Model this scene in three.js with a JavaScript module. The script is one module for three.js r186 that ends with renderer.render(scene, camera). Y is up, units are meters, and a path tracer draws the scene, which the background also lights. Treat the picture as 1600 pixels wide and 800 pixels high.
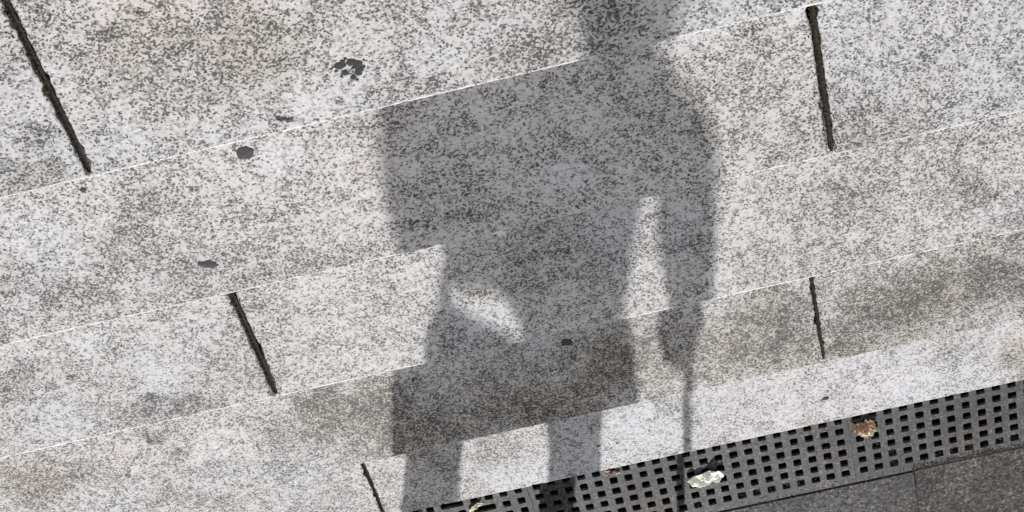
import * as THREE from 'three';
import { mergeGeometries } from 'three/addons/utils/BufferGeometryUtils.js';

// ------------------------------------------------------------------ camera
// The photograph was taken from the upper steps looking down at the street and is shown
// turned upside down, so the top of the picture points back towards the photographer.
const camera = new THREE.PerspectiveCamera(17.485, 2, 0.05, 400);
camera.position.set(0.1584, 1.5651, -0.9986);
camera.up.set(0.22149, -0.62141, -0.75152);
camera.lookAt(0.1584 - 0.08718, 1.5651 - 0.7802, -0.9986 + 0.61943);

// ------------------------------------------------------------------ light
const SUN_AZ = -10 * Math.PI / 180, SUN_EL = 20 * Math.PI / 180;
const sunDir = new THREE.Vector3(Math.sin(SUN_AZ) * Math.cos(SUN_EL), Math.sin(SUN_EL), Math.cos(SUN_AZ) * Math.cos(SUN_EL));
const EXPOSURE = 1.34, SUN = 4.4, SKY = 0.345;

const scene = new THREE.Scene();
const renderer = new THREE.WebGLRenderer({ antialias: true });
renderer.setSize(1024, 512);
renderer.toneMapping = THREE.LinearToneMapping;
renderer.toneMappingExposure = EXPOSURE;
renderer.shadowMap.enabled = true;

function makeSky() {
  const w = 256, h = 128, d = new Float32Array(w * h * 4);
  for (let j = 0; j < h; j++) {
    const el = ((j + 0.5) / h - 0.5) * Math.PI;                   // row 0 = straight down
    for (let i = 0; i < w; i++) {
      const t = Math.max(0, Math.sin(el));
      const k = 1 - Math.pow(t, 0.5);                             // 1 at the horizon
      let r = 0.95 + 0.19 * k, g = 0.975 + 0.155 * k, b = 1.04 + 0.07 * k;
      if (el < 0) { r = 0.55; g = 0.53; b = 0.50; }
      const o = (j * w + i) * 4;
      d[o] = r * SKY; d[o + 1] = g * SKY; d[o + 2] = b * SKY; d[o + 3] = 1;
    }
  }
  const t = new THREE.DataTexture(d, w, h, THREE.RGBAFormat, THREE.FloatType);
  t.mapping = THREE.EquirectangularReflectionMapping;
  t.magFilter = t.minFilter = THREE.LinearFilter; t.needsUpdate = true;
  return t;
}
scene.background = makeSky();
scene.environment = scene.background;

const sun = new THREE.DirectionalLight(new THREE.Color(1, 0.972, 0.935), SUN);
sun.position.copy(sunDir).multiplyScalar(12).add(new THREE.Vector3(0, -0.3, 0.8));
sun.target.position.set(0, -0.3, 0.8);
sun.castShadow = true; sun.shadow.mapSize.set(4096, 4096);
Object.assign(sun.shadow.camera, { left: -3, right: 3, top: 3, bottom: -3, near: 1, far: 30 });
sun.shadow.radius = 1.5;
scene.add(sun, sun.target);

// ------------------------------------------------------------------ random numbers and noise
function rng(seed) { let a = seed >>> 0; return () => { a = (a + 0x6D2B79F5) >>> 0; let t = a; t = Math.imul(t ^ (t >>> 15), t | 1); t ^= t + Math.imul(t ^ (t >>> 7), t | 61); return ((t ^ (t >>> 14)) >>> 0) / 4294967296; }; }
const TB = 512, TM = TB - 1;
function table(seed) { const r = rng(seed), t = new Float32Array(TB * TB); for (let i = 0; i < t.length; i++) t[i] = r(); return t; }
const TA = table(11), TX = table(12), TZ = table(13);
function vn(x, y, o = 0) {                                        // value noise 0..1
  const xi = Math.floor(x), yi = Math.floor(y), fx = x - xi, fy = y - yi;
  const u = fx * fx * (3 - 2 * fx), v = fy * fy * (3 - 2 * fy);
  const x0 = (xi + o * 37) & TM, x1 = (x0 + 1) & TM, y0 = ((yi + o * 91) & TM) * TB, y1 = ((yi + o * 91 + 1) & TM) * TB;
  const a = TA[y0 + x0], b = TA[y0 + x1], c = TA[y1 + x0], e = TA[y1 + x1];
  return a + (b - a) * u + (c - a) * v + (a - b - c + e) * u * v;
}
function fbm(x, y, o, n) { let s = 0, a = 0.5, t = 0; for (let i = 0; i < n; i++) { s += a * vn(x, y, o + i); t += a; a *= 0.5; x *= 2.03; y *= 2.03; } return s / t; }
const sstep = (a, b, x) => { const t = Math.min(1, Math.max(0, (x - a) / (b - a))); return t * t * (3 - 2 * t); };
const enc = (() => { const l = new Uint8Array(4097); for (let i = 0; i <= 4096; i++) { const c = i / 4096; l[i] = Math.round(255 * (c <= 0.0031308 ? 12.92 * c : 1.055 * Math.pow(c, 1 / 2.4) - 0.055)); } return (c) => l[Math.max(0, Math.min(4096, (c * 4096) | 0))]; })();
// crystal cells: a random number per nearest grain
let cellD = 0;
function cell(x, y, o) {
  const xi = Math.floor(x), yi = Math.floor(y); let best = 9, id = 0;
  for (let j = -1; j <= 1; j++) for (let i = -1; i <= 1; i++) {
    const k = (((yi + j + o * 53) & TM) * TB) + ((xi + i + o * 17) & TM);
    const dx = xi + i + TX[k] - x, dy = yi + j + TZ[k] - y, d = dx * dx + dy * dy;
    if (d < best) { best = d; id = k; }
  }
  cellD = best; return TA[id];
}
function dataTex(px, w, h, srgb) {
  const t = new THREE.DataTexture(px, w, h, THREE.RGBAFormat);
  t.wrapS = t.wrapT = THREE.MirroredRepeatWrapping; t.magFilter = THREE.LinearFilter; t.minFilter = THREE.LinearMipmapLinearFilter;
  t.generateMipmaps = true; t.anisotropy = 8; if (srgb) t.colorSpace = THREE.SRGBColorSpace; t.needsUpdate = true; return t;
}

// ------------------------------------------------------------------ the flight of steps: measures (metres)
const TOP = [-0.0026, -0.1677, -0.3252, -0.4880, -0.6666];        // upper faces of the five steps
const EDGE = [-0.3349, -0.0004, 0.3339, 0.6710, 1.0065, 1.3378];  // front edges, [k + 1] belongs to step k
const JX = [-0.4512, 0.4019, -0.4630, 0.3866, -0.4771];           // a joint between two slabs on each step
const XR = [[-0.62, 0.85], [-0.78, 0.80], [-0.95, 0.82], [-1.12, 0.86], [-1.28, 0.86]];   // stretch each colour map covers
const STREET = -0.825;
const SLAB = 1.706, GAPS = [0.0076, 0.0082, 0.0088, 0.0060, 0.0058];

// weathering seen on the stone: x, z, half length, half width, strength, kind (d grime, b brown film, w worn pale, p warm tint)
const STAINS = [
  [[-0.30,-0.12,0.28,0.10,0.6,'p'],[-0.22,-0.11,0.079,0.075,0.55,'b'],[-0.24,-0.156,0.064,0.032,0.4,'d'],[-0.49,-0.069,0.034,0.024,0.9,'d'],[-0.49,-0.033,0.014,0.012,0.8,'d'],[-0.52,-0.035,0.03,0.022,0.45,'b'],[0.033,-0.03,0.072,0.034,0.4,'b'],[-0.319,-0.137,0.043,0.058,0.3,'d'],[-0.387,-0.148,0.043,0.066,0.3,'d'],[-0.064,-0.099,0.043,0.049,0.2,'b'],[-0.17,-0.036,0.059,0.034,-0.35,'d'],[0.004,-0.088,0.036,0.024,0.25,'b'],[-0.07,-0.025,0.044,0.017,0.2,'b']],
  [[-0.28,0.134,0.042,0.026,1,'w'],[-0.612,0.163,0.061,0.042,0.3,'w'],[-0.182,0.152,0.033,0.03,0.2,'d'],[0.022,0.13,0.049,0.039,0.3,'w'],[0.058,0.268,0.046,0.032,0.6,'w'],[-0.158,0.307,0.019,0.015,0.8,'w'],[0.327,0.144,0.032,0.034,0.7,'d'],[0.32,0.195,0.04,0.03,0.35,'d'],[0.239,0.242,0.025,0.062,0.3,'d'],[0.624,0.383,0.05,0.067,1,'w'],[0.572,0.266,0.049,0.062,0.2,'w'],[0.532,0.159,0.009,0.012,0.8,'d'],[0.34,0.322,0.05,0.032,0.35,'d'],[0.443,0.25,0.041,0.041,0.15,'p'],[0.435,0.334,0.033,0.016,0.4,'d'],[-0.058,0.293,0.052,0.021,0.45,'d'],[-0.626,0.282,0.107,0.022,0.35,'d']],
  [[-0.693,0.484,0.035,0.038,1,'w'],[-0.629,0.647,0.062,0.034,0.9,'d'],[-0.694,0.641,0.042,0.027,0.5,'d'],[-0.814,0.507,0.041,0.023,0.6,'d'],[-0.801,0.623,0.062,0.055,0.5,'w'],[0.192,0.513,0.028,0.049,1,'w'],[-0.15,0.468,0.015,0.014,1,'w'],[-0.38,0.493,0.059,0.037,0.3,'p'],[-0.322,0.629,0.081,0.04,-0.3,'d'],[0.645,0.578,0.037,0.019,0.9,'d'],[0.661,0.625,0.056,0.038,0.7,'w'],[0.446,0.599,0.095,0.051,0.3,'w'],[0.408,0.516,0.037,0.024,0.4,'d'],[-0.064,0.549,0.078,0.05,0.4,'b'],[-0.606,0.544,0.101,0.039,0.3,'w'],[-0.829,0.544,0.031,0.053,0.3,'d'],[-0.099,0.616,0.059,0.033,0.3,'w']],
  [[0.55,0.92,0.62,0.16,0.45,'b'],[0.62,0.93,0.42,0.16,0.15,'d'],[-0.05,0.93,0.40,0.16,0.35,'b'],[-0.38,0.93,0.16,0.14,0.35,'b'],[-0.438,0.868,0.101,0.061,0.55,'b'],[-0.36,0.908,0.056,0.077,0.6,'b'],[-0.98,0.90,0.07,0.08,0.5,'b'],[-0.894,0.87,0.162,0.063,0.9,'p'],[-0.746,0.844,0.014,0.031,0.6,'d'],[-0.502,0.928,0.069,0.039,0.4,'d'],[-0.544,0.988,0.081,0.048,0.5,'d'],[0.292,0.909,0.076,0.09,0.55,'b'],[0.23,0.964,0.066,0.046,0.4,'p'],[0.571,0.905,0.148,0.067,0.6,'b'],[0.687,0.911,0.063,0.075,0.75,'d'],[0.462,0.93,0.086,0.06,0.5,'d'],[-0.126,0.964,0.157,0.062,0.5,'b'],[0.034,0.89,0.066,0.075,0.5,'b'],[0.446,0.985,0.065,0.031,0.5,'b'],[0.348,0.896,0.043,0.075,0.5,'d'],[-0.657,0.88,0.091,0.046,-0.3,'d'],[-0.256,0.94,0.068,0.062,0.2,'d']],
  [[0.35,1.26,0.6,0.16,0.5,'w'],[0.533,1.259,0.24,0.079,0.8,'w'],[0.749,1.266,0.03,0.061,0.8,'b'],[0.399,1.269,0.017,0.014,0.9,'d'],[-0.193,1.209,0.075,0.07,0.4,'p'],[0.05,1.231,0.074,0.07,0.7,'w'],[0.436,1.264,0.024,0.07,0.4,'d'],[0.183,1.325,0.031,0.027,0.5,'d'],[0.27,1.23,0.073,0.069,0.6,'w'],[-0.101,1.185,0.025,0.052,0.5,'w'],[-0.704,1.23,0.154,0.036,0.3,'w'],[-0.33,1.256,0.038,0.054,0.3,'w'],[0.551,1.344,0.017,0.011,0.8,'d'],[0.472,1.207,0.024,0.02,0.5,'d'],[-0.456,1.253,0.026,0.045,0.3,'d']],
];

// small single marks: step, x, z, half size
for (const [k, x, z, r] of [[3,-0.755,0.846,0.007],[3,-0.763,0.867,0.005],[3,-0.717,0.882,0.008],[3,-0.607,0.895,0.005],[1,-0.402,0.155,0.006],[1,-0.320,0.229,0.007],[2,0.268,0.533,0.006],[4,0.068,1.228,0.005],[4,0.126,1.308,0.011],[2,-0.648,0.613,0.010],
  [2,-0.615,0.637,0.009],[2,-0.747,0.541,0.008],[1,-0.562,0.301,0.008],[0,-0.309,-0.135,0.011],[0,-0.362,-0.174,0.012],[0,-0.416,-0.057,0.009],[1,0.388,0.133,0.008],[2,0.060,0.657,0.008],[3,0.127,0.918,0.009]]) STAINS[k].push([x, z, r, r, 1.5, 'd']);

function graniteMap(k) {
  const W = 2048, H = 512, [x0, x1] = XR[k], z0 = EDGE[k], z1 = EDGE[k + 1] + 0.012, px = new Uint8Array(W * H * 4), o = k * 7 + 3;
  const GW = 512, GH = 128, dirt = new Float32Array(GW * GH), brown = new Float32Array(GW * GH), pale = new Float32Array(GW * GH), warm = new Float32Array(GW * GH);
  for (let j = 0; j < GH; j++) for (let i = 0; i < GW; i++) {     // coarse fields: where the weathering lies
    const x = x0 + (x1 - x0) * i / (GW - 1), z = z0 + (z1 - z0) * j / (GH - 1);
    const wx = x + 0.05 * (fbm(x * 22, z * 22, o + 20, 3) - 0.5), wz = z + 0.05 * (fbm(x * 22, z * 22, o + 30, 3) - 0.5);
    let d = 0.55 * sstep(0.50, 0.78, fbm(x * 9, z * 9, o, 4)), b = 0.38 * sstep(0.5, 0.8, fbm(x * 6, z * 6, o + 5, 4)), w = 0.65 * sstep(0.52, 0.78, fbm(x * 10, z * 10, o + 9, 4)), p = 0.5 * sstep(0.45, 0.8, fbm(x * 5, z * 5, o + 13, 3));
    for (const s of STAINS[k]) {
      const tiny = s[2] < 0.015, q = Math.hypot(((tiny ? x : wx) - s[0]) / s[2], ((tiny ? z : wz) - s[1]) / s[3]); if (q > 1.25) continue;
      const a = s[4] * sstep(1.2, 0.35, q + 0.5 * (fbm(x * 60, z * 60, o + 40, 3) - 0.5));
      if (s[5] === 'd') d += a; else if (s[5] === 'b') { b += a; d += 0.25 * a; } else if (s[5] === 'w') w += a; else p += a;
    }
    const n = j * GW + i; dirt[n] = d; brown[n] = b; pale[n] = w; warm[n] = p;
  }
  const grab = (f, u, v) => { const x = u * (GW - 1), y = v * (GH - 1), i = Math.min(GW - 2, x | 0), j = Math.min(GH - 2, y | 0), a = x - i, c = y - j, n = j * GW + i; return (f[n] * (1 - a) + f[n + 1] * a) * (1 - c) + (f[n + GW] * (1 - a) + f[n + GW + 1] * a) * c; };
  for (let j = 0; j < H; j++) {
    const v = (j + 0.5) / H, z = z0 + (z1 - z0) * v;
    for (let i = 0; i < W; i++) {
      const u = (i + 0.5) / W, x = x0 + (x1 - x0) * u;
      const d = grab(dirt, u, v), b = grab(brown, u, v), w = Math.min(1, grab(pale, u, v)), p = grab(warm, u, v);
      const jx = x + 0.0014 * (vn(x * 800, z * 800, o) - 0.5), jz = z + 0.0014 * (vn(x * 800, z * 800, o + 1) - 0.5);
      const c1 = cell(jx * 450, jz * 590, o), e1 = cellD, c2 = cell(jx * 270, jz * 330, o + 2), c3 = cell(jx * 900, jz * 1000, o + 5);
      const clump = 0.30 * vn(x * 45, z * 45, o + 8) + 0.40 * vn(x * 115, z * 115, o + 3) + 0.30 * vn(x * 260, z * 260, o + 4) - 0.5;
      // feldspar ground, quartz, then biotite flakes of every tone with soft rims
      let g = 0.56 + 0.11 * c2 - 0.10 * sstep(0.55, 0.95, vn(x * 420, z * 420, o + 6)) + 0.05 * (c3 - 0.5);
      if (c2 < 0.20) g -= 0.13 + 0.08 * c1;
      g += 0.07 * w - 0.10 * clump; if (c3 > 0.90) g -= 0.20 * (0.4 + c1);
      const pd = Math.max(0.02, 0.185 + 0.85 * clump + 0.27 * d + 0.20 * b - 0.15 * w);
      if (c1 < pd) { const q = c1 / pd, dk = 0.012 + 0.08 * q * q * q + 0.03 * c3; g += (dk - g) * (1 - 0.4 * sstep(0.25, 0.6, e1)) * (0.84 + 0.16 * c2); }
      else if (c1 < pd + 0.14) g *= 0.74 + 0.16 * c3;
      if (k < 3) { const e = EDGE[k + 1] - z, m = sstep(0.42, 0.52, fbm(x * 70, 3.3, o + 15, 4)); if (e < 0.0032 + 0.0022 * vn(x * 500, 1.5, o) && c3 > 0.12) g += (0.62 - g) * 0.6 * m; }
      g *= 1 - 0.17 * Math.min(1, d) - 0.15 * Math.min(1, b);
      let R = g * (0.995 + 0.035 * p), G = g * (0.985 - 0.010 * p), B = g * (0.988 - 0.030 * p);
      R *= 1 - 0.01 * b - 0.025 * w; G *= 1 - 0.062 * b - 0.015 * w; B *= 1 - 0.15 * Math.min(1, b) + 0.03 * w;
      const n = (j * W + i) * 4; px[n] = enc(R); px[n + 1] = enc(G); px[n + 2] = enc(B); px[n + 3] = 255;
    }
  }
  return dataTex(px, W, H, true);
}
// shared fine relief, one metre holds two repeats
function reliefMap(seed, f) {
  const N = 1024, px = new Uint8Array(N * N * 4);
  for (let j = 0; j < N; j++) for (let i = 0; i < N; i++) {
    const x = i / N * f, y = j / N * f; const h = 0.55 * vn(x, y, seed) + 0.3 * vn(x * 2.1, y * 2.1, seed + 1) + 0.15 * cell(x * 1.3, y * 1.3, seed);
    const n = (j * N + i) * 4, c = Math.round(255 * h); px[n] = px[n + 1] = px[n + 2] = c; px[n + 3] = 255;
  }
  return dataTex(px, N, N, false);
}
const relief = reliefMap(5, 150);
// dark stone and iron: a speckled map for one square metre
function darkMap(seed, base, tint, spread, grain, patchy) {
  const N = 1024, px = new Uint8Array(N * N * 4);
  for (let j = 0; j < N; j++) for (let i = 0; i < N; i++) {
    const x = i / N, y = j / N, c = cell(x * grain, y * grain, seed), c2 = cell(x * grain * 0.55, y * grain * 0.55, seed + 3);
    const m = fbm(x * 9, y * 9, seed, 4), w = sstep(0.45, 0.75, fbm(x * 5 + 9, y * 5, seed + 7, 4));
    let g = base * (1 + spread * (c - 0.5) * 1.3 + spread * (c2 - 0.5) * 0.8) * (1 + patchy * (m - 0.5) * 2);
    if (c > 0.93) g *= 1.7;
    const n = (j * N + i) * 4;
    px[n] = enc(g * (tint[0] + 0.14 * w)); px[n + 1] = enc(g * (tint[1] + 0.02 * w)); px[n + 2] = enc(g * (tint[2] - 0.10 * w)); px[n + 3] = 255;
  }
  return dataTex(px, N, N, true);
}
const stoneMat = (map, bump, rough) => new THREE.MeshStandardMaterial({ map, bumpMap: relief, bumpScale: bump, roughness: rough, metalness: 0 });

// ------------------------------------------------------------------ naming
const counts = {};
function numbered(n) { counts[n] = (counts[n] || 0) + 1; return counts[n] === 1 ? n : n + '_' + String(counts[n] - 1).padStart(3, '0'); }
function tag(o, label, category, group) { o.userData.label = label; o.userData.category = category; if (group) o.userData.group = group; return o; }
function mesh(name, geo, mat, parent = scene) { const m = new THREE.Mesh(geo, mat); m.name = numbered(name); m.castShadow = m.receiveShadow = true; parent.add(m); return m; }
function structure(name) { const g = new THREE.Group(); g.name = numbered(name); g.userData.kind = 'structure'; scene.add(g); return g; }
function thing(name, label, category, x, y, z, turn = 0, group) { const g = new THREE.Group(); g.name = numbered(name); g.position.set(x, y, z); g.rotation.y = turn; tag(g, label, category, group); scene.add(g); return g; }

// a stone block with a worn rounded rim and uneven edges. Outline runs in x and z, uv = texture metres.
function block(x0, x1, z0, z1, yTop, yBot, opt) {
  const { rim = 0.0022, seed = 1, fine = 0.006, rough = 0.0004, chips = 0, endRough = 0.0007, uv } = opt, r = rng(seed);
  const side = [];                                                // points: x, z, outward nx, nz
  const nx = Math.max(2, Math.ceil((x1 - x0) / fine)), nz = Math.max(2, Math.ceil((z1 - z0) / fine));
  const chipsX = [], chipsL = [], chipsR = []; for (let i = 0; i < chips; i++) chipsX.push([x0 + r() * (x1 - x0), 0.002 + 0.004 * r(), 0.0012 + 0.002 * r()]);
  for (let i = 0; i < chips * 2; i++) { chipsL.push([z0 + r() * (z1 - z0), 0.002 + 0.007 * r(), 0.0008 + 0.0022 * r()]); chipsR.push([z0 + r() * (z1 - z0), 0.002 + 0.007 * r(), 0.0008 + 0.0022 * r()]); }
  const bite = (list, t) => { let s = 0; for (const c of list) { const q = Math.abs(t - c[0]) / c[1]; if (q < 1) s += c[2] * (1 - q * q); } return s; };
  const jit = (a, s) => a * (vn(s * 160, seed * 3.7, seed) - 0.5) * 2 + a * (r() - 0.5);
  const C = 0.7071;
  side.push([x0, z1, -C, C]);
  for (let i = 1; i < nx; i++) { const x = x0 + (x1 - x0) * i / nx; side.push([x, z1 - bite(chipsX, x) + jit(rough, x), 0, 1]); }
  side.push([x1, z1, C, C]);
  for (let i = 1; i < nz; i++) { const z = z1 + (z0 - z1) * i / nz; side.push([x1 - bite(chipsR, z) + jit(endRough, z), z, 1, 0]); }
  side.push([x1, z0, C, -C]);
  for (let i = 1; i < Math.min(nx, 8); i++) side.push([x1 + (x0 - x1) * i / Math.min(nx, 8), z0, 0, -1]);
  side.push([x0, z0, -C, -C]);
  for (let i = 1; i < nz; i++) { const z = z0 + (z1 - z0) * i / nz; side.push([x0 + bite(chipsL, z) - jit(endRough, z + 5), z, -1, 0]); }
  const P = [], N = [], U = [], I = [], n = side.length, prof = [];
  for (let a = 0; a <= 4; a++) { const t = a / 4 * Math.PI / 2; prof.push([rim * (1 - Math.sin(t)), rim * (1 - Math.cos(t)), Math.sin(t), Math.cos(t)]); }  // inset, drop, outward, up
  prof.push([0, yTop - yBot, 1, 0]);
  for (const [ins, drop, no, nu] of prof) for (const s of side) {
    const k = (Math.abs(s[2]) === C ? 1.4142 : 1), x = s[0] - s[2] * ins * k, z = s[1] - s[3] * ins * k, y = yTop - drop;
    P.push(x, y, z); N.push(s[2] * no, nu, s[3] * no);
    const [u, v] = uv(x, z + (s[3] > 0.5 ? drop : s[3] < -0.5 ? -drop : 0), s[2] * (Math.abs(s[2]) > 0.9 ? drop : 0)); U.push(u, v);
  }
  for (let a = 0; a < prof.length - 1; a++) for (let i = 0; i < n; i++) { const j = (i + 1) % n, p = a * n; I.push(p + i, p + n + i, p + n + j, p + i, p + n + j, p + j); }
  const contour = []; for (let i = 0; i < n; i++) contour.push(new THREE.Vector2(P[i * 3], P[i * 3 + 2]));
  for (const t of THREE.ShapeUtils.triangulateShape(contour, [])) {
    const [a, b, c] = t, A = contour[a], B = contour[b], D = contour[c];
    const cr = (B.x - A.x) * (D.y - A.y) - (B.y - A.y) * (D.x - A.x);
    if (cr > 0) I.push(a, c, b); else I.push(a, b, c);            // upwards
  }
  const g = new THREE.BufferGeometry();
  g.setAttribute('position', new THREE.Float32BufferAttribute(P, 3)); g.setAttribute('normal', new THREE.Float32BufferAttribute(N, 3)); g.setAttribute('uv', new THREE.Float32BufferAttribute(U, 2)); g.setIndex(I);
  return g;
}

// ------------------------------------------------------------------ the steps
const steps = structure('granite_steps');
steps.userData.label = 'flight of pale speckled granite steps descending to the street drain';
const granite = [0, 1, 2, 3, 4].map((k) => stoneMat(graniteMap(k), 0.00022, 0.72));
const TINT = [[1, 1, 1], [0.97, 0.965, 0.96], [1, 0.99, 0.98], [0.965, 0.965, 0.97]];
granite.forEach((m) => { m.bumpMap = relief.clone(); m.bumpMap.repeat.set(6, 1.5); m.bumpMap.needsUpdate = true; });
const slabMats = {}; // each block of stone has its own faint cast
function slabMat(k, t) { if (!slabMats[k + '_' + t]) { const m = granite[k].clone(); m.color.setRGB(...TINT[t]); slabMats[k + '_' + t] = m; } return slabMats[k + '_' + t]; }
for (let k = 0; k < 5; k++) {
  const [x0, x1] = XR[k], z0 = EDGE[k], z1 = EDGE[k + 1] + 0.012;
  const uv = (x, z, e) => [(x + e - x0) / (x1 - x0), (z - z0) / (z1 - z0)];
  const yBot = k < 4 ? TOP[k + 1] + 0.0015 : STREET - 0.2;
  for (let s = -4; s < 4; s++) {
    const a = JX[k] + s * SLAB + GAPS[k] / 2, b = JX[k] + (s + 1) * SLAB - GAPS[k] / 2, near = b > -1.5 && a < 1.2;
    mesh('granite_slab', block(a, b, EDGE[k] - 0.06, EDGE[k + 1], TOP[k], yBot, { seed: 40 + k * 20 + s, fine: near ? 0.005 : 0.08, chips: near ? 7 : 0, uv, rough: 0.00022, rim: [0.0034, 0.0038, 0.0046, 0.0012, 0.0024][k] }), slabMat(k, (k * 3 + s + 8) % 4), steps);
  }
}
// dirt and moss packed in the joints: a rough ridge just under the stone, spilling over its chipped rims
const soil = new THREE.MeshStandardMaterial({ roughness: 1, vertexColors: true });
for (let k = 0; k < 5; k++) for (let s = -1; s < 2; s++) {
  const r = rng(900 + k * 9 + s), P = [], C = [], I = [], x = JX[k] + s * SLAB, za = EDGE[k] + 0.0, zb = EDGE[k + 1] - 0.006, n = Math.ceil((zb - za) / 0.0015), half = [0.0033, 0.0036, 0.0039, 0.0025, 0.0024][k];
  for (let i = 0; i <= n; i++) {
    const z = za + (zb - za) * i / n, end = sstep(0, 0.012, zb - z);
    const wl = half * (0.85 + 0.9 * (fbm(z * 700, k * 7 + s, 3, 4) - 0.45)) * (0.5 + 0.5 * end) + 0.0016 * r() * r(), wr = half * (0.85 + 0.9 * (fbm(z * 700, k * 7 + s + 50, 8, 4) - 0.45)) * (0.5 + 0.5 * end) + 0.0016 * r() * r();
    for (let q = 0; q < 7; q++) {
      const t = q / 6 * 2 - 1, xx = x + (t < 0 ? t * wl : t * wr), lip = Math.abs(t) > 0.99;
      P.push(xx, TOP[k] + (lip ? -0.0006 : 0.0006 - 0.0034 * (1 - t * t) + 0.0012 * (r() - 0.5)), z);
      const m = Math.pow(vn(z * 120, q * 0.7 + k * 5, 4), 2), g = 0.009 + 0.022 * r() * r(); C.push(g * 1.35 + 0.030 * m, g + 0.020 * m, g * 0.66 + 0.006 * m);
    }
  }
  for (let i = 0; i < n; i++) for (let q = 0; q < 6; q++) { const p = i * 7 + q; I.push(p, p + 7, p + 8, p, p + 8, p + 1); }
  const g = new THREE.BufferGeometry(); g.setAttribute('position', new THREE.Float32BufferAttribute(P, 3)); g.setAttribute('color', new THREE.Float32BufferAttribute(C, 3)); g.setIndex(I); g.computeVertexNormals();
  mesh('joint_dirt', g, soil, steps);
  if (s) continue;
  const cr = [], N = 420;                                         // crumbs of the same dirt scattered along the joint
  for (let i = 0; i < N; i++) {
    const a = r() < 0.5 ? -1 : 1, z = za + (zb - za) * r(), thick = fbm(z * 90, k * 3 + a, 6, 3), o = half * 0.8 + 0.0075 * Math.pow(r(), 2.2) * (0.3 + 1.6 * sstep(0.35, 0.7, thick));
    const c = new THREE.IcosahedronGeometry(0.0004 + 0.0011 * r() * r(), 0); c.scale(1.2, 0.5, 1.2); c.rotateY(r() * 6); c.translate(x + a * o, TOP[k] + 0.0002, z); c.deleteAttribute('uv');
    const col = new Float32Array(c.attributes.position.count * 3), g0 = 0.012 + 0.035 * r(); for (let q = 0; q < col.length; q += 3) { col[q] = g0 * 1.15; col[q + 1] = g0; col[q + 2] = g0 * 0.75; } c.setAttribute('color', new THREE.BufferAttribute(col, 3)); cr.push(c);
  }
  mesh('joint_crumbs', mergeGeometries(cr), soil, steps).userData.kind = 'stuff';
}

// ------------------------------------------------------------------ upper landing, street, drain channel
const dark = stoneMat(darkMap(21, 0.050, [1.03, 0.97, 1.04], 1.35, 240, 0.7), 0.0002, 0.85);
const darkWarm = stoneMat(darkMap(29, 0.055, [1.06, 0.97, 0.95], 1.35, 240, 0.7), 0.00025, 0.9);
const metre = (x, z, e) => [x + e, z];
const landing = structure('upper_landing');
landing.userData.label = 'granite landing above the flight of steps';
for (let i = -4; i < 4; i++) for (let j = 0; j < 3; j++) {
  const x = i * 1.706 + 0.4 + (j % 2) * 0.85, uv = (a, b, e) => [(a + e) / 1.5 + i * 0.37, b / 0.36];
  mesh('landing_slab', block(x + 0.004, x + 1.702, -0.3349 - (j + 1) * 0.8 + 0.008, -0.3349 - j * 0.8, 0.1624, j ? 0.1 : TOP[0] + 0.0015, { seed: 300 + i * 3 + j, fine: 0.06, uv }), granite[(i + j + 8) % 3], landing);
}
const GRATE0 = 1.3415, GRATE1 = 1.7000;
{
  const sh = new THREE.Shape(); sh.moveTo(-150, -40); sh.lineTo(150, -40); sh.lineTo(150, 200); sh.lineTo(-150, 200); sh.closePath();
  const hole = new THREE.Path(); hole.moveTo(-7, 1.25); hole.lineTo(-7, GRATE1); hole.lineTo(7, GRATE1); hole.lineTo(7, 1.25); hole.closePath(); sh.holes.push(hole);
  const g = new THREE.ShapeGeometry(sh); g.rotateX(Math.PI / 2); g.scale(1, 1, 1);
  const p = g.attributes.position, u = g.attributes.uv; for (let i = 0; i < p.count; i++) { u.setXY(i, p.getX(i), p.getZ(i)); p.setY(i, STREET - 0.006); }
  const ix = g.index.array; for (let i = 0; i < ix.length; i += 3) { const t = ix[i]; ix[i] = ix[i + 1]; ix[i + 1] = t; }
  g.computeVertexNormals();
  const m = mesh('street', g, dark); m.userData.kind = 'structure'; m.userData.label = 'dark stone street at the foot of the steps';
}
const pavement = structure('pavement');
pavement.userData.label = 'dark grey stone paving along the drain grate';
for (const [a, b, z0, z1, m, sd] of [[-2.4, -1.165, 1.7045, 2.3, 0, 1], [-1.16, -0.30, 1.705, 2.3, 0, 2], [-0.296, 0.5739, 1.7052, 2.3, 0, 3], [0.5745, 1.47, 1.7003, 2.3, 1, 4], [1.474, 2.6, 1.7045, 2.3, 0, 5],
  [-2.4, -0.6, 2.304, 2.9, 0, 6], [-0.596, 0.2, 2.304, 2.9, 1, 7], [0.204, 1.1, 2.304, 2.9, 0, 8], [1.104, 2.6, 2.304, 2.9, 0, 9]])
  mesh('paving_slab', block(a, b, z0, z1, STREET + (sd === 4 ? 0.0012 : 0), STREET - 0.05, { seed: 500 + sd, fine: 0.012, rough: 0.0007, endRough: 0.0009, rim: 0.0009, chips: 5, uv: metre }), m ? darkWarm : dark, pavement);
{
  const ch = structure('drain_channel'); ch.userData.label = 'dark channel below the perforated drain grate';
  const m = new THREE.MeshStandardMaterial({ color: new THREE.Color().setRGB(0.010, 0.0095, 0.009), roughness: 1 });
  const bx = (w, h, d, x, y, z) => { const g = new THREE.BoxGeometry(w, h, d); g.translate(x, y, z); return g; };
  mesh('channel_floor', bx(14, 0.03, 0.46, 0, STREET - 0.235, 1.52), m, ch);
  mesh('channel_wall', bx(14, 0.2, 0.02, 0, STREET - 0.118, 1.7105), m, ch);
}

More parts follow.
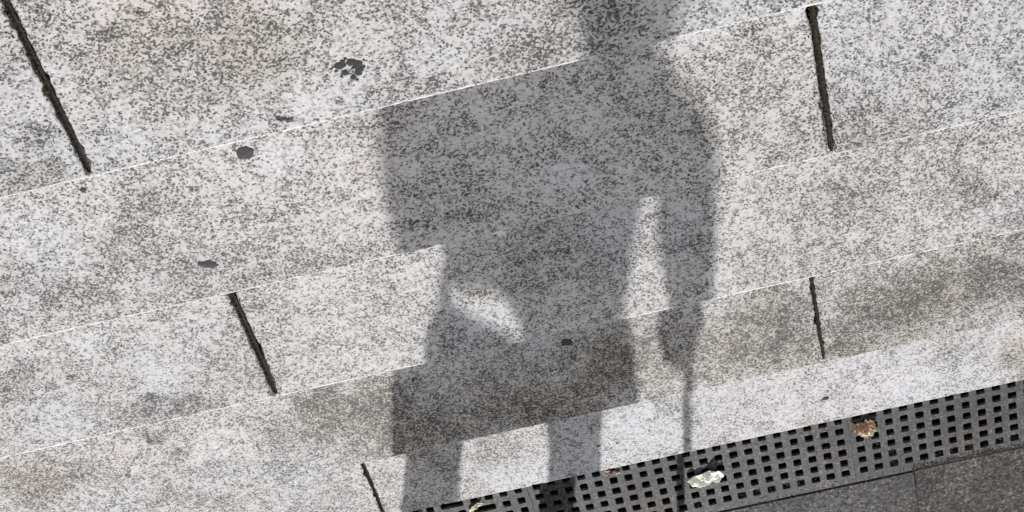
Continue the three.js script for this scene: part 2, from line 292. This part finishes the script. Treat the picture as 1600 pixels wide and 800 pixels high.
// ------------------------------------------------------------------ perforated drain grate, laid in lengths
const PITCH = 0.0316, LEN = 0.671, J0 = 0.4525;
const iron = new THREE.MeshStandardMaterial({ map: darkMap(61, 0.046, [0.98, 0.98, 1.05], 1.0, 300, 0.6), bumpMap: relief, bumpScale: 0.0003, roughness: 0.7, metalness: 0.15 });
function gratePlate(seed, broken) {
  const r = rng(seed), sh = new THREE.Shape(), a = 0.0001, b = LEN - 0.0001;
  sh.moveTo(a, GRATE0); sh.lineTo(b, GRATE0); sh.lineTo(b, GRATE1 - 0.001); sh.lineTo(a, GRATE1 - 0.001); sh.closePath();
  for (let j = 0; j < 10; j++) for (let i = 0; i < 21; i++) {
    const cx = 0.0195 + i * PITCH + (r() - 0.5) * 0.0008, cz = 1.6655 - j * PITCH + (r() - 0.5) * 0.0008;
    let w = 0.0083 + (r() - 0.5) * 0.0012, h = 0.0092 + (r() - 0.5) * 0.0012, x0 = cx - w, x1 = cx + w;
    const hit = broken && broken.find((q) => q[0] === i && q[1] === j); if (hit === undefined && broken && broken.some((q) => q[0] + 1 === i && q[1] === j)) continue;
    if (hit) x1 += PITCH;
    const c = 0.0022, z0 = cz - h, z1 = cz + h, p = new THREE.Path();
    p.moveTo(x0 + c, z0); p.lineTo(x0, z0 + c); p.lineTo(x0, z1 - c); p.lineTo(x0 + c, z1); p.lineTo(x1 - c, z1); p.lineTo(x1, z1 - c); p.lineTo(x1, z0 + c); p.lineTo(x1 - c, z0); p.closePath(); sh.holes.push(p);
  }
  const g = new THREE.ExtrudeGeometry(sh, { depth: 0.0055, bevelEnabled: true, bevelThickness: 0.0007, bevelSize: 0.0007, bevelOffset: -0.0007, bevelSegments: 2 });
  g.rotateX(Math.PI / 2);                                         // x, y -> x, z ; depth runs down
  g.translate(0, -0.0007, 0);
  return g;
}
const grateNames = ['perforated grey drain grate length holding the brown curled leaf', 'perforated grey drain grate length holding the pale crumpled scrap', 'perforated grey drain grate length below the short bottom joint', 'perforated grey drain grate length right of the one with the leaf', 'perforated grey drain grate length at the far left end'];
[0, -1, -2, 1, -3].forEach((n, i) => {
  const t = thing('drain_grate', grateNames[i], 'drain grate', J0 + n * LEN, STREET, 0, 0, 'drain grate lengths at the foot of the steps');
  const pl = gratePlate(700 + i, n === -2 ? [[15, 5], [17, 4]] : null);
  mesh('perforated_plate', pl, iron, t);
  for (const z of [GRATE0 + 0.004, GRATE1 - 0.006]) { const g = new THREE.BoxGeometry(LEN - 0.004, 0.03, 0.005); g.translate(LEN / 2, -0.0275, z); mesh('support_rail', g, iron, t); }
});
// grit packed in the holes of the outermost row and along the street edge
{
  const r = rng(77), gs = [];
  const pebble = (x, y, z, s, c) => { const g = new THREE.IcosahedronGeometry(s, 0); const p = g.attributes.position; g.scale(1 + 0.5 * r(), 0.6 + 0.3 * r(), 1 + 0.4 * r()); g.rotateY(r() * 6); g.translate(x, y, z); g.deleteAttribute('uv'); g.computeVertexNormals(); const col = new Float32Array(p.count * 3); for (let i = 0; i < p.count; i++) { col[i * 3] = c * 1.1; col[i * 3 + 1] = c; col[i * 3 + 2] = c * 0.85; } g.setAttribute('color', new THREE.BufferAttribute(col, 3)); gs.push(g); };
  for (const [hx, hz, f] of [[0.5356, 1.6655, .7], [0.6306, 1.6655, .8], [0.662, 1.6655, .9], [0.6935, 1.6655, 0.6], [0.7565, 1.6655, 1], [0.788, 1.6655, .7], [0.5356, 1.634, .7], [0.5040, 1.603, .3], [0.3065, 1.6655, .6], [0.275, 1.6655, .6], [0.2434, 1.6655, .7], [0.212, 1.6655, .8], [0.338, 1.6655, .8], [0.3696, 1.6655, .5], [0.1170, 1.6655, .8]])
    for (let i = 0; i < 42 * f; i++) pebble(hx + (r() - 0.5) * 0.017, STREET - 0.004 - 0.01 * r(), hz + (r() - 0.5) * 0.018, 0.001 + 0.0016 * r(), 0.03 + 0.07 * r());
  for (let i = 0; i < 260; i++) { const x = -0.3 + 1.4 * r(); pebble(x, STREET + 0.0004, 1.688 + 0.024 * (r() - 0.3), 0.0006 + 0.0011 * r() * r(), 0.03 + 0.10 * r() * r()); }
  for (let i = 0; i < 2600; i++) { const x = 0.57 + 0.75 * r(); pebble(x, STREET + 0.0002, 1.6995 + (r() + r() + r() - 1.5) * 0.016 + 0.004 * (vn(x * 60, 3, 2) - 0.5), 0.0009 + 0.0011 * r() * r(), 0.035 + 0.06 * r() * r()); }
  const m = mesh('grit', mergeGeometries(gs), new THREE.MeshStandardMaterial({ vertexColors: true, roughness: 1 }));
  m.userData.kind = 'stuff'; tag(m, 'fine grit packed in the outer row of grate holes', 'grit');
}

// ------------------------------------------------------------------ small things lying about
const gumMat = new THREE.MeshStandardMaterial({ color: new THREE.Color().setRGB(0.062, 0.060, 0.060), roughness: 0.9, bumpMap: relief, bumpScale: 0.0006 });
function gum(label, x, y, z, rx, rz, turn, seed, opt = {}) {
  const r = rng(seed), n = 64, rings = 7, P = [0, 0, 0], I = [], U = [0.5, 0.5], hgt = opt.h || 0.0009, rag = opt.rag || 0.22, ph = r() * 9;
  P[1] = hgt * (opt.hollow ? 0.25 : 1);
  for (let q = 1; q <= rings; q++) for (let i = 0; i < n; i++) {
    const a = i / n * Math.PI * 2, s = q / rings, e = 1 + rag * 2 * (fbm(Math.cos(a) * 2.2 + ph, Math.sin(a) * 2.2 + ph, seed, 3) - 0.5);
    const prof = Math.pow(1 - s * s, 0.5) * (opt.hollow ? 0.35 + 0.65 * sstep(0.1, 0.6, s) : 1);
    P.push(Math.cos(a) * rx * s * e, hgt * prof * (0.8 + 0.4 * vn(Math.cos(a) * 3 * s + 5, Math.sin(a) * 3 * s + 5, seed)) - (q === rings ? 0.0006 : 0), Math.sin(a) * rz * s * e); U.push(P.at(-3) * 2, P.at(-1) * 2);
  }
  for (let i = 0; i < n; i++) { const j = (i + 1) % n; I.push(0, 1 + j, 1 + i); for (let q = 0; q < rings - 1; q++) { const p = 1 + q * n; I.push(p + i, p + j, p + n + j, p + i, p + n + j, p + n + i); } }
  const g = new THREE.BufferGeometry(); g.setAttribute('position', new THREE.Float32BufferAttribute(P, 3)); g.setAttribute('uv', new THREE.Float32BufferAttribute(U, 2)); g.setIndex(I); g.computeVertexNormals();
  const m = mesh('chewing_gum', g, gumMat); m.position.set(x, y, z); m.rotation.y = turn; tag(m, label, 'chewing gum', 'trodden gum spots on the steps');
}
gum('round dark gum spot touching the uppermost step edge', -0.3193, TOP[1], 0.1215, 0.0122, 0.0112, 0.3, 3, { rag: 0.3 });
gum('small dark gum dot below the end of the top left joint', -0.5332, TOP[1], 0.1195, 0.0045, 0.0042, 0, 4);
gum('faint grey gum smear left of the second step edge joint', -0.4241, TOP[1], 0.277, 0.0125, 0.0072, -0.4, 5, { h: 0.0006, rag: 0.5 });
gum('dark flattened gum lump under the third step edge inside the shadow', -0.0253, TOP[3], 0.835, 0.0118, 0.0085, -0.1, 6, { h: 0.0018, rag: 0.35 });
gum('small dark gum dot on the pale lowest step above the grate', 0.3986, TOP[4], 1.2743, 0.0075, 0.0042, 0, 8, { rag: 0.4 });
// worn gum broken into separate crumbs
{
  const r = rng(19), t = thing('broken_gum', 'ragged dark star of broken gum on the top step', 'chewing gum', -0.1298, TOP[0], -0.0605);
  for (const [x, z, sx, sz] of [[-0.007, -0.006, 6, 5], [0.004, -0.007, 5, 4.5], [0.009, -0.003, 5.5, 4.5], [-0.005, 0.003, 4, 3.2], [0.008, 0.005, 4.5, 5], [0.001, 0.010, 3.5, 3], [-0.0125, -0.001, 2, 1.6], [0.0145, 0.001, 2, 2], [0.0, -0.012, 2, 1.5], [-0.003, -0.010, 3, 2], [0.012, 0.003, 2.5, 3.5], [-0.009, 0.006, 1.6, 2], [0.004, 0.0135, 2, 1.4], [-0.014, -0.006, 1.4, 1.2], [0.0165, -0.006, 1.3, 1.5], [0.006, -0.0005, 3.5, 2.4]]) {
    const g = new THREE.IcosahedronGeometry(1, 3), p = g.attributes.position;
    for (let i = 0; i < p.count; i++) { const a = p.getX(i), b = p.getY(i), c = p.getZ(i), e = 0.75 + 0.6 * vn(a * 1.7 + x * 900, c * 1.7 + z * 900, 6); p.setXYZ(i, a * e * sx * 0.00098, b * 0.0006, c * e * sz * 0.00098); }
    g.computeVertexNormals(); const m = mesh('gum_crumb', g, gumMat, t); m.position.set(x * 1.15, 0.0001, z * 1.15);
  }
}
// scraps: a crumpled sheet with real thickness; outline given as radii round the centre
function scrap(name, label, category, x, y, z, turn, radii, lift, fold, seed, mat, tint) {
  const n = 72, rings = 12, P = [], C = [], I = [], top = [], pt = (q, i) => {
    const a = i / n * Math.PI * 2, f = a / (Math.PI * 2) * radii.length, i0 = Math.floor(f) % radii.length, t = f - Math.floor(f), R = radii[i0] * (1 - t) + radii[(i0 + 1) % radii.length] * t;
    const s = q / rings, rr = R * s * (1 + (s > 0.9 ? 0.10 * (vn(i * 0.9, seed, 2) - 0.5) : 0)); return [Math.cos(a) * rr, Math.sin(a) * rr];
  };
  const hgt = (u, v) => lift * (0.35 + 1.1 * Math.abs(fbm(u * fold + 3, v * fold + 9, seed, 3) - 0.5) * 2.4 + 0.45 * Math.abs(vn((u * 0.8 + v) * fold * 0.8, seed * 2.3, seed) - 0.5));
  for (let side = 0; side < 2; side++) for (let q = 0; q <= rings; q++) for (let i = 0; i < n; i++) {
    const [u, v] = pt(q, i); P.push(u, hgt(u, v) - side * 0.0004, v);
    const c = tint(u, v, q / rings); C.push(...c);
  }
  const per = (rings + 1) * n;
  for (let side = 0; side < 2; side++) for (let q = 0; q < rings; q++) for (let i = 0; i < n; i++) { const j = (i + 1) % n, p = side * per + q * n; if (side === 0) I.push(p + i, p + n + j, p + n + i, p + i, p + j, p + n + j); else I.push(p + i, p + n + i, p + n + j, p + i, p + n + j, p + j); }
  const g = new THREE.BufferGeometry(); g.setAttribute('position', new THREE.Float32BufferAttribute(P, 3)); g.setAttribute('color', new THREE.Float32BufferAttribute(C, 3)); g.setIndex(I); g.computeVertexNormals();
  const m = mesh(name, g, mat); m.position.set(x, y, z); m.rotation.y = turn; return tag(m, label, category);
}
const paper = new THREE.MeshStandardMaterial({ vertexColors: true, roughness: 0.85, side: THREE.DoubleSide });
const leafM = new THREE.MeshStandardMaterial({ vertexColors: true, roughness: 0.6, side: THREE.DoubleSide });
scrap('crumpled_scrap', 'pale greenish crumpled paper scrap lying on the drain grate', 'litter', 0.1490, STREET, 1.5869, 0.12, [0.036, 0.028, 0.015, 0.017, 0.020, 0.034, 0.042, 0.023, 0.018, 0.024, 0.030], 0.009, 55, 4, paper,
  (u, v) => { const m = sstep(0.45, 0.75, fbm(u * 60 + 4, v * 60, 5, 3)), g = fbm(u * 220, v * 220, 7, 2) > 0.76 ? 0.6 : 1; return [(0.84 - 0.10 * m) * g, (0.85 - 0.06 * m) * g, (0.80 - 0.16 * m) * g]; });
scrap('dead_leaf', 'brown curled dead leaf with a pale tip on the grate', 'leaf', 0.4841, STREET, 1.5354, 0.1, [0.022, 0.024, 0.025, 0.026, 0.024, 0.020, 0.026, 0.029, 0.020, 0.020, 0.026, 0.025], 0.012, 95, 9, leafM,
  (u, v) => { const t = sstep(0.006, 0.012, v + 0.004 * (vn(u * 150, 3, 2) - 0.5)), m = fbm(u * 120, v * 300, 3, 3), b = [0.20 + 0.50 * m * m, 0.10 + 0.33 * m * m, 0.05 + 0.22 * m * m]; return [b[0] * (1 - t) + 0.62 * t, b[1] * (1 - t) + 0.55 * t, b[2] * (1 - t) + 0.42 * t]; });
scrap('leaf_shred', 'narrow yellowish leaf shred in a hole at the grate end', 'leaf', -0.3335, STREET - 0.001, 1.5265, 0.55, [0.020, 0.008, 0.005, 0.005, 0.009, 0.020, 0.010, 0.006, 0.005, 0.009], 0.007, 80, 12, leafM, (u) => [0.55, 0.52, 0.30]);
scrap('leaf_fragment', 'reddish brown leaf fragment at the grate edge below the leg shadows', 'leaf', -0.0409, STREET, 1.5135, -0.2, [0.020, 0.010, 0.007, 0.009, 0.018, 0.019, 0.008, 0.006, 0.008], 0.003, 90, 15, leafM, (u, v) => { const t = sstep(-0.002, 0.004, u); return [0.09 + 0.03 * t, 0.035 + 0.05 * t, 0.03 + 0.03 * t]; });
scrap('red_fleck', 'tiny red fleck on the fourth step at the shadow edge', 'litter', -0.2895, TOP[3], 0.842, 0.9, [0.004, 0.003, 0.002, 0.003, 0.004, 0.003, 0.002], 0.001, 200, 16, leafM, () => [0.14, 0.03, 0.045]);
scrap('red_crumb', 'tiny rusty crumb beside the right leg shadow on the lowest step', 'litter', -0.0379, TOP[4], 1.2694, 0.2, [0.005, 0.003, 0.002, 0.003, 0.005, 0.002], 0.001, 200, 17, leafM, () => [0.2, 0.07, 0.04]);
scrap('crack_stand_in', 'thin dark curved twig stand-in on the top step near the edge', 'crack', -0.2170, TOP[0], -0.0165, -0.42, [0.0105, 0.0022, 0.0012, 0.0012, 0.0022, 0.011, 0.0022, 0.0012, 0.0012, 0.002], 0.0012, 200, 18, leafM, () => [0.05, 0.035, 0.022]);  // thin dark sliver added to stand in for a crack in the stone

// ------------------------------------------------------------------ the person whose shadow falls across the steps
// Stands on the street beyond the lower border of the picture, facing the steps.
// Surface nets over a distance field; the geometry is in the person's own axes (x across, y up, z towards the sun).
function nets(sdf, lo, hi, h) {
  const nx = Math.ceil((hi[0] - lo[0]) / h) + 1, ny = Math.ceil((hi[1] - lo[1]) / h) + 1, nz = Math.ceil((hi[2] - lo[2]) / h) + 1;
  const f = new Float32Array(nx * ny * nz), id = new Int32Array(nx * ny * nz).fill(-1), at = (i, j, k) => (k * ny + j) * nx + i;
  for (let k = 0; k < nz; k++) for (let j = 0; j < ny; j++) for (let i = 0; i < nx; i++) f[at(i, j, k)] = sdf(lo[0] + i * h, lo[1] + j * h, lo[2] + k * h);
  const P = [], I = [];
  for (let k = 0; k < nz - 1; k++) for (let j = 0; j < ny - 1; j++) for (let i = 0; i < nx - 1; i++) {
    let c = 0, x = 0, y = 0, z = 0; const v = [];
    for (let q = 0; q < 8; q++) v.push(f[at(i + (q & 1), j + (q >> 1 & 1), k + (q >> 2))]);
    for (let a = 0; a < 8; a++) for (const b of [1, 2, 4]) { const e = a | b; if (e === a) continue; if ((v[a] < 0) !== (v[e] < 0)) { const t = v[a] / (v[a] - v[e]); x += (a & 1) + (b === 1 ? t : 0); y += (a >> 1 & 1) + (b === 2 ? t : 0); z += (a >> 2) + (b === 4 ? t : 0); c++; } }
    if (c) { id[at(i, j, k)] = P.length / 3; P.push(lo[0] + (i + x / c) * h, lo[1] + (j + y / c) * h, lo[2] + (k + z / c) * h); }
  }
  const quad = (a, b, c, d, flip) => { if (a < 0 || b < 0 || c < 0 || d < 0) return; if (flip) I.push(a, c, b, a, d, c); else I.push(a, b, c, a, c, d); };
  for (let k = 1; k < nz - 1; k++) for (let j = 1; j < ny - 1; j++) for (let i = 1; i < nx - 1; i++) {
    const s = f[at(i, j, k)] < 0;
    if (s !== f[at(i + 1, j, k)] < 0) quad(id[at(i, j - 1, k - 1)], id[at(i, j, k - 1)], id[at(i, j, k)], id[at(i, j - 1, k)], !s);
    if (s !== f[at(i, j + 1, k)] < 0) quad(id[at(i - 1, j, k - 1)], id[at(i - 1, j, k)], id[at(i, j, k)], id[at(i, j, k - 1)], !s);
    if (s !== f[at(i, j, k + 1)] < 0) quad(id[at(i - 1, j - 1, k)], id[at(i, j - 1, k)], id[at(i, j, k)], id[at(i - 1, j, k)], !s);
  }
  const g = new THREE.BufferGeometry(); g.setAttribute('position', new THREE.Float32BufferAttribute(P, 3)); g.setIndex(I); g.computeVertexNormals(); return g;
}
const cap = (a, b, ra, rb, sz = 1) => ({ a, b, ra, rb, sz });
function field(caps, blend) {
  return (x, y, z) => {
    let d = 1e3;
    for (const { a, b, ra, rb, sz } of caps) {
      const bx = b[0] - a[0], by = b[1] - a[1], bz = (b[2] - a[2]) / sz, px = x - a[0], py = y - a[1], pz = (z - a[2]) / sz;
      const t = Math.min(1, Math.max(0, (px * bx + py * by + pz * bz) / (bx * bx + by * by + bz * bz + 1e-9)));
      const e = Math.hypot(px - bx * t, py - by * t, pz - bz * t) - (ra + (rb - ra) * t), q = Math.max(0, blend - Math.abs(d - e));
      d = Math.min(d, e) - q * q / (4 * blend);
    }
    return d;
  };
}
const PX = 0, D0 = (5 * 0.3349 + 0.3) * Math.cos(SUN_AZ);
const J = {                                                       // joints
  pelvis: [0.06, 0.90, 0], waist: [0.122, 1.02, 0], chest: [0.105, 1.23, 0], neck: [0.155, 1.40, 0], skull: [0.174, 1.605, -0.01],
  shR: [0.262, 1.262, 0], elR: [0.291, 1.04, 0.01], wrR: [0.322, 0.83, -0.02],
  shL: [-0.012, 1.315, 0], elL: [-0.085, 1.212, -0.165], wrL: [-0.035, 0.927, -0.285],
  hipR: [0.12, 0.86, 0], knR: [0.142, 0.475, -0.02], anR: [0.098, 0.085, 0.03], toeR: [0.105, 0.03, -0.13],
  hipL: [-0.01, 0.86, 0], knL: [-0.108, 0.475, -0.03], anL: [-0.235, 0.085, 0.05], toeL: [-0.245, 0.03, -0.11],
};
const skinM = new THREE.MeshStandardMaterial({ color: new THREE.Color().setRGB(0.48, 0.30, 0.21), roughness: 0.6 });
const me = thing('person', 'person in a skirt whose shadow falls across the steps, leaning on a cane', 'person', Math.sin(SUN_AZ) * D0, STREET, Math.cos(SUN_AZ) * D0, SUN_AZ);
{
  const body = [cap([0.07, 0.85, 0], [0.118, 0.955, 0], 0.092, 0.062, 1.1), cap([0.118, 0.955, 0], J.waist, 0.062, 0.066, 1.1), cap(J.waist, J.chest, 0.068, 0.10, 1.05), cap([0.03, 1.32, 0], [0.20, 1.295, 0], 0.058, 0.050), cap(J.chest, J.neck, 0.09, 0.052), cap(J.neck, [0.169, 1.50, -0.005], 0.050, 0.048), 
    cap(J.shR, J.elR, 0.046, 0.036), cap(J.elR, J.wrR, 0.037, 0.025), cap(J.shL, J.elL, 0.046, 0.037), cap(J.elL, J.wrL, 0.038, 0.029),
    cap(J.hipR, J.knR, 0.078, 0.052), cap(J.knR, [0.133, 0.34, 0.015], 0.051, 0.050), cap([0.133, 0.34, 0.015], J.anR, 0.050, 0.033), cap(J.anR, J.toeR, 0.034, 0.024),
    cap(J.hipL, J.knL, 0.078, 0.052), cap(J.knL, [-0.155, 0.34, 0.015], 0.051, 0.050), cap([-0.155, 0.34, 0.015], J.anL, 0.050, 0.033), cap(J.anL, J.toeL, 0.034, 0.024)];
  const gs = [nets(field(body, 0.03), [-0.36, -0.02, -0.40], [0.42, 1.52, 0.2], 0.012)];
  const [hx, hy, hz] = J.skull;                                   // head with face, fine grid
  const head = field([cap([hx, hy + 0.018, hz + 0.018], [hx, hy + 0.014, hz - 0.015], 0.076, 0.070), cap([hx, hy - 0.02, hz - 0.03], [hx, hy - 0.072, hz - 0.050], 0.062, 0.040), cap([hx, hy - 0.01, hz - 0.085], [hx, hy - 0.036, hz - 0.103], 0.008, 0.012),
    cap([hx - 0.02, hy - 0.062, hz - 0.078], [hx + 0.02, hy - 0.062, hz - 0.078], 0.010, 0.010), cap([hx - 0.073, hy + 0.012, hz + 0.01], [hx - 0.072, hy - 0.035, hz + 0.004], 0.012, 0.008), cap([hx + 0.073, hy + 0.012, hz + 0.01], [hx + 0.072, hy - 0.035, hz + 0.004], 0.012, 0.008), cap([hx - 0.003, hy - 0.05, hz + 0.01], [hx - 0.005, hy - 0.13, hz + 0.005], 0.046, 0.045)], 0.014);
  const face = (x, y, z) => { let d = head(x, y, z); for (const s of [-1, 1]) { const e = 0.014 - Math.hypot(x - hx - s * 0.031, y - hy, z - hz + 0.092); d = Math.max(d, Math.min(e, 0.004)); } return d; };
  gs.push(nets(face, [hx - 0.11, hy - 0.15, hz - 0.13], [hx + 0.11, hy + 0.12, hz + 0.13], 0.004));
  const hand = (w, dir, curl, side) => {                          // palm, four fingers and thumb; dir = down the palm, curl = where the fingers bend to
    const v = (p, a, q, b, r2, c) => [p[0] + dir[0] * a + q[0] * b + curl[0] * (c || 0), p[1] + dir[1] * a + q[1] * b + curl[1] * (c || 0), p[2] + dir[2] * a + q[2] * b + curl[2] * (c || 0)];
    const c = [cap(w, v(w, 0.03, side, 0), 0.024, 0.022), ...[-1, 0, 1].map((k) => cap(v(w, 0.02, side, k * 0.012), v(w, 0.078, side, k * 0.024), 0.016, 0.0125))];
    [[-0.032, 0.030], [-0.011, 0.036], [0.011, 0.034], [0.031, 0.027]].forEach(([o, l]) => { const a = v(w, 0.085, side, o), b = v(w, 0.085 + l * 0.75, side, o, 0, l * 0.65), e = v(w, 0.085 + l * 0.75, side, o, 0, l * 1.35), f = v(w, 0.085 + l * 0.1, side, o, 0, l * 1.5); c.push(cap(a, b, 0.0092, 0.0085), cap(b, e, 0.0085, 0.008), cap(e, f, 0.008, 0.007)); });
    const t0 = v(w, 0.03, side, -0.024), t1 = v(w, 0.06, side, -0.044, 0, 0.018), t2 = v(w, 0.082, side, -0.040, 0, 0.040); c.push(cap(t0, t1, 0.013, 0.0105), cap(t1, t2, 0.0105, 0.008));
    const lo = [w[0] - 0.15, w[1] - 0.15, w[2] - 0.15], hi = [w[0] + 0.15, w[1] + 0.08, w[2] + 0.15];
    return nets(field(c, 0.006), lo, hi, 0.004);
  };
  gs.push(hand(J.wrR, [0.08, -0.96, -0.25], [-0.95, -0.1, 0.25], [0.25, -0.2, 0.94]));
  gs.push(hand(J.wrL, [0.93, -0.30, -0.2], [0.2, -0.80, 0.56], [0.20, 0.05, 0.97]));
  mesh('body', mergeGeometries(gs), skinM, me);
  const cloth = (c, r = 0.9) => new THREE.MeshStandardMaterial({ color: new THREE.Color().setRGB(...c), roughness: r, side: THREE.DoubleSide });
  const blouse = [cap(J.waist, J.chest, 0.074, 0.116, 1.05), cap([0.03, 1.32, 0], [0.20, 1.290, 0], 0.064, 0.055), cap(J.chest, [0.15, 1.37, 0], 0.095, 0.058), cap(J.shR, [0.282, 1.13, 0.005], 0.046, 0.052), cap(J.shL, [-0.067, 1.24, -0.12], 0.052, 0.064), cap([0.122, 0.985, 0], [0.127, 1.07, 0], 0.070, 0.104, 1.05)];
  mesh('blouse', nets(field(blouse, 0.03), [-0.2, 0.9, -0.25], [0.42, 1.5, 0.2], 0.010), cloth([0.55, 0.53, 0.5]), me);
  const SK = [], SI = [], n = 96, rows = 24;                      // skirt: flares from the waist with soft folds
  for (let side = 0; side < 2; side++) for (let j = 0; j <= rows; j++) for (let i = 0; i < n; i++) {
    const t = j / rows, a = i / n * Math.PI * 2, fl = 1 + t * t * 0.06 * Math.sin(a * 9 + 1) + t * 0.02 * Math.sin(a * 5), cx = 0.122 - 0.088 * Math.pow(t, 0.8), rx = 0.073 + 0.135 * Math.pow(t, 0.75), rz = 0.080 + 0.115 * Math.pow(t, 0.75), o = side * 0.0025;
    SK.push(cx + Math.cos(a) * (rx * fl - o), 0.968 - 0.388 * t, Math.sin(a) * (rz * fl - o));
  }
  const per = (rows + 1) * n;
  for (let side = 0; side < 2; side++) for (let j = 0; j < rows; j++) for (let i = 0; i < n; i++) { const q = (i + 1) % n, p = side * per + j * n; if (!side) SI.push(p + i, p + q, p + n + q, p + i, p + n + q, p + n + i); else SI.push(p + i, p + n + q, p + q, p + i, p + n + i, p + n + q); }
  const sg = new THREE.BufferGeometry(); sg.setAttribute('position', new THREE.Float32BufferAttribute(SK, 3)); sg.setIndex(SI); sg.computeVertexNormals();
  mesh('skirt', sg, cloth([0.06, 0.07, 0.11]), me);
  const hairF = field([cap([hx, hy + 0.028, hz + 0.026], [hx, hy + 0.022, hz - 0.008], 0.080, 0.074), cap([hx, hy, hz + 0.05], [hx - 0.004, hy - 0.10, hz + 0.045], 0.058, 0.040)], 0.02);
  mesh('hair', nets((x, y, z) => Math.max(hairF(x, y, z), -(y - hy - 0.03 + (z - hz) * 1.1 + 0.05)), [hx - 0.12, hy - 0.17, hz - 0.13], [hx + 0.12, hy + 0.14, hz + 0.15], 0.006), cloth([0.035, 0.022, 0.015], 0.6), me);
  for (const s of ['R', 'L']) { const a = J['an' + s], t = J['toe' + s]; const f = field([cap([a[0], 0.034, a[2] + 0.015], [t[0], 0.030, t[2] - 0.02], 0.037, 0.034), cap([a[0], 0.055, a[2] + 0.01], [a[0], 0.03, a[2] - 0.03], 0.038, 0.036)], 0.02); mesh('shoe', nets((x, y, z) => Math.max(f(x, y, z), -y + 0.001), [a[0] - 0.08, -0.02, t[2] - 0.09], [a[0] + 0.08, 0.12, a[2] + 0.09], 0.006), cloth([0.03, 0.025, 0.022], 0.5), me); }
}
{
  const cane = thing('walking_cane', 'thin dark walking cane casting the narrow line right of the leg shadows', 'cane', me.position.x, STREET, me.position.z, SUN_AZ);
  const shaft = new THREE.TubeGeometry(new THREE.CatmullRomCurve3([[0.372, 0.012, 0], [0.354, 0.40, -0.008], [0.322, 0.72, -0.02]].map((p) => new THREE.Vector3(...p))), 40, 0.0085, 14);
  const wood = new THREE.MeshStandardMaterial({ color: new THREE.Color().setRGB(0.05, 0.03, 0.02), roughness: 0.5 });
  mesh('shaft', shaft, wood, cane);
  mesh('handle', new THREE.TubeGeometry(new THREE.CatmullRomCurve3([[0.322, 0.715, -0.02], [0.320, 0.745, -0.022], [0.317, 0.756, -0.035], [0.313, 0.758, -0.055], [0.310, 0.750, -0.07]].map((p) => new THREE.Vector3(...p))), 30, 0.011, 14), wood, cane);
  const tip = new THREE.CylinderGeometry(0.011, 0.013, 0.026, 18); tip.translate(0.3722, 0.0132, 0); mesh('rubber_tip', tip, new THREE.MeshStandardMaterial({ color: 0x111111, roughness: 0.9 }), cane);
}
{
  const bag = thing('handbag', 'handbag hanging from the bent arm, its shadow beside the skirt shadow', 'handbag', me.position.x, STREET, me.position.z, SUN_AZ);
  const lea = new THREE.MeshStandardMaterial({ color: new THREE.Color().setRGB(0.10, 0.045, 0.025), roughness: 0.45 });
  const sh = new THREE.Shape(); sh.moveTo(-0.055, 0.846); sh.lineTo(0.048, 0.812); sh.quadraticCurveTo(0.062, 0.72, 0.035, 0.545); sh.quadraticCurveTo(-0.07, 0.525, -0.180, 0.535); sh.quadraticCurveTo(-0.145, 0.66, -0.098, 0.825); sh.quadraticCurveTo(-0.085, 0.854, -0.055, 0.846);
  const g = new THREE.ExtrudeGeometry(sh, { depth: 0.07, bevelEnabled: true, bevelSize: 0.01, bevelThickness: 0.015, bevelSegments: 4, curveSegments: 16 }); g.translate(0, 0, -0.375); mesh('bag_body', g, lea, bag);
  for (const dz of [-0.37, -0.31]) mesh('strap', new THREE.TubeGeometry(new THREE.CatmullRomCurve3([[-0.075, 0.83, dz], [-0.070, 0.87, dz], [-0.05, 0.9, -0.335], [0.03, 0.91, -0.34], [0.052, 0.875, dz], [0.048, 0.805, dz]].map((p) => new THREE.Vector3(...p))), 40, 0.007, 10), lea, bag);
}

renderer.render(scene, camera);
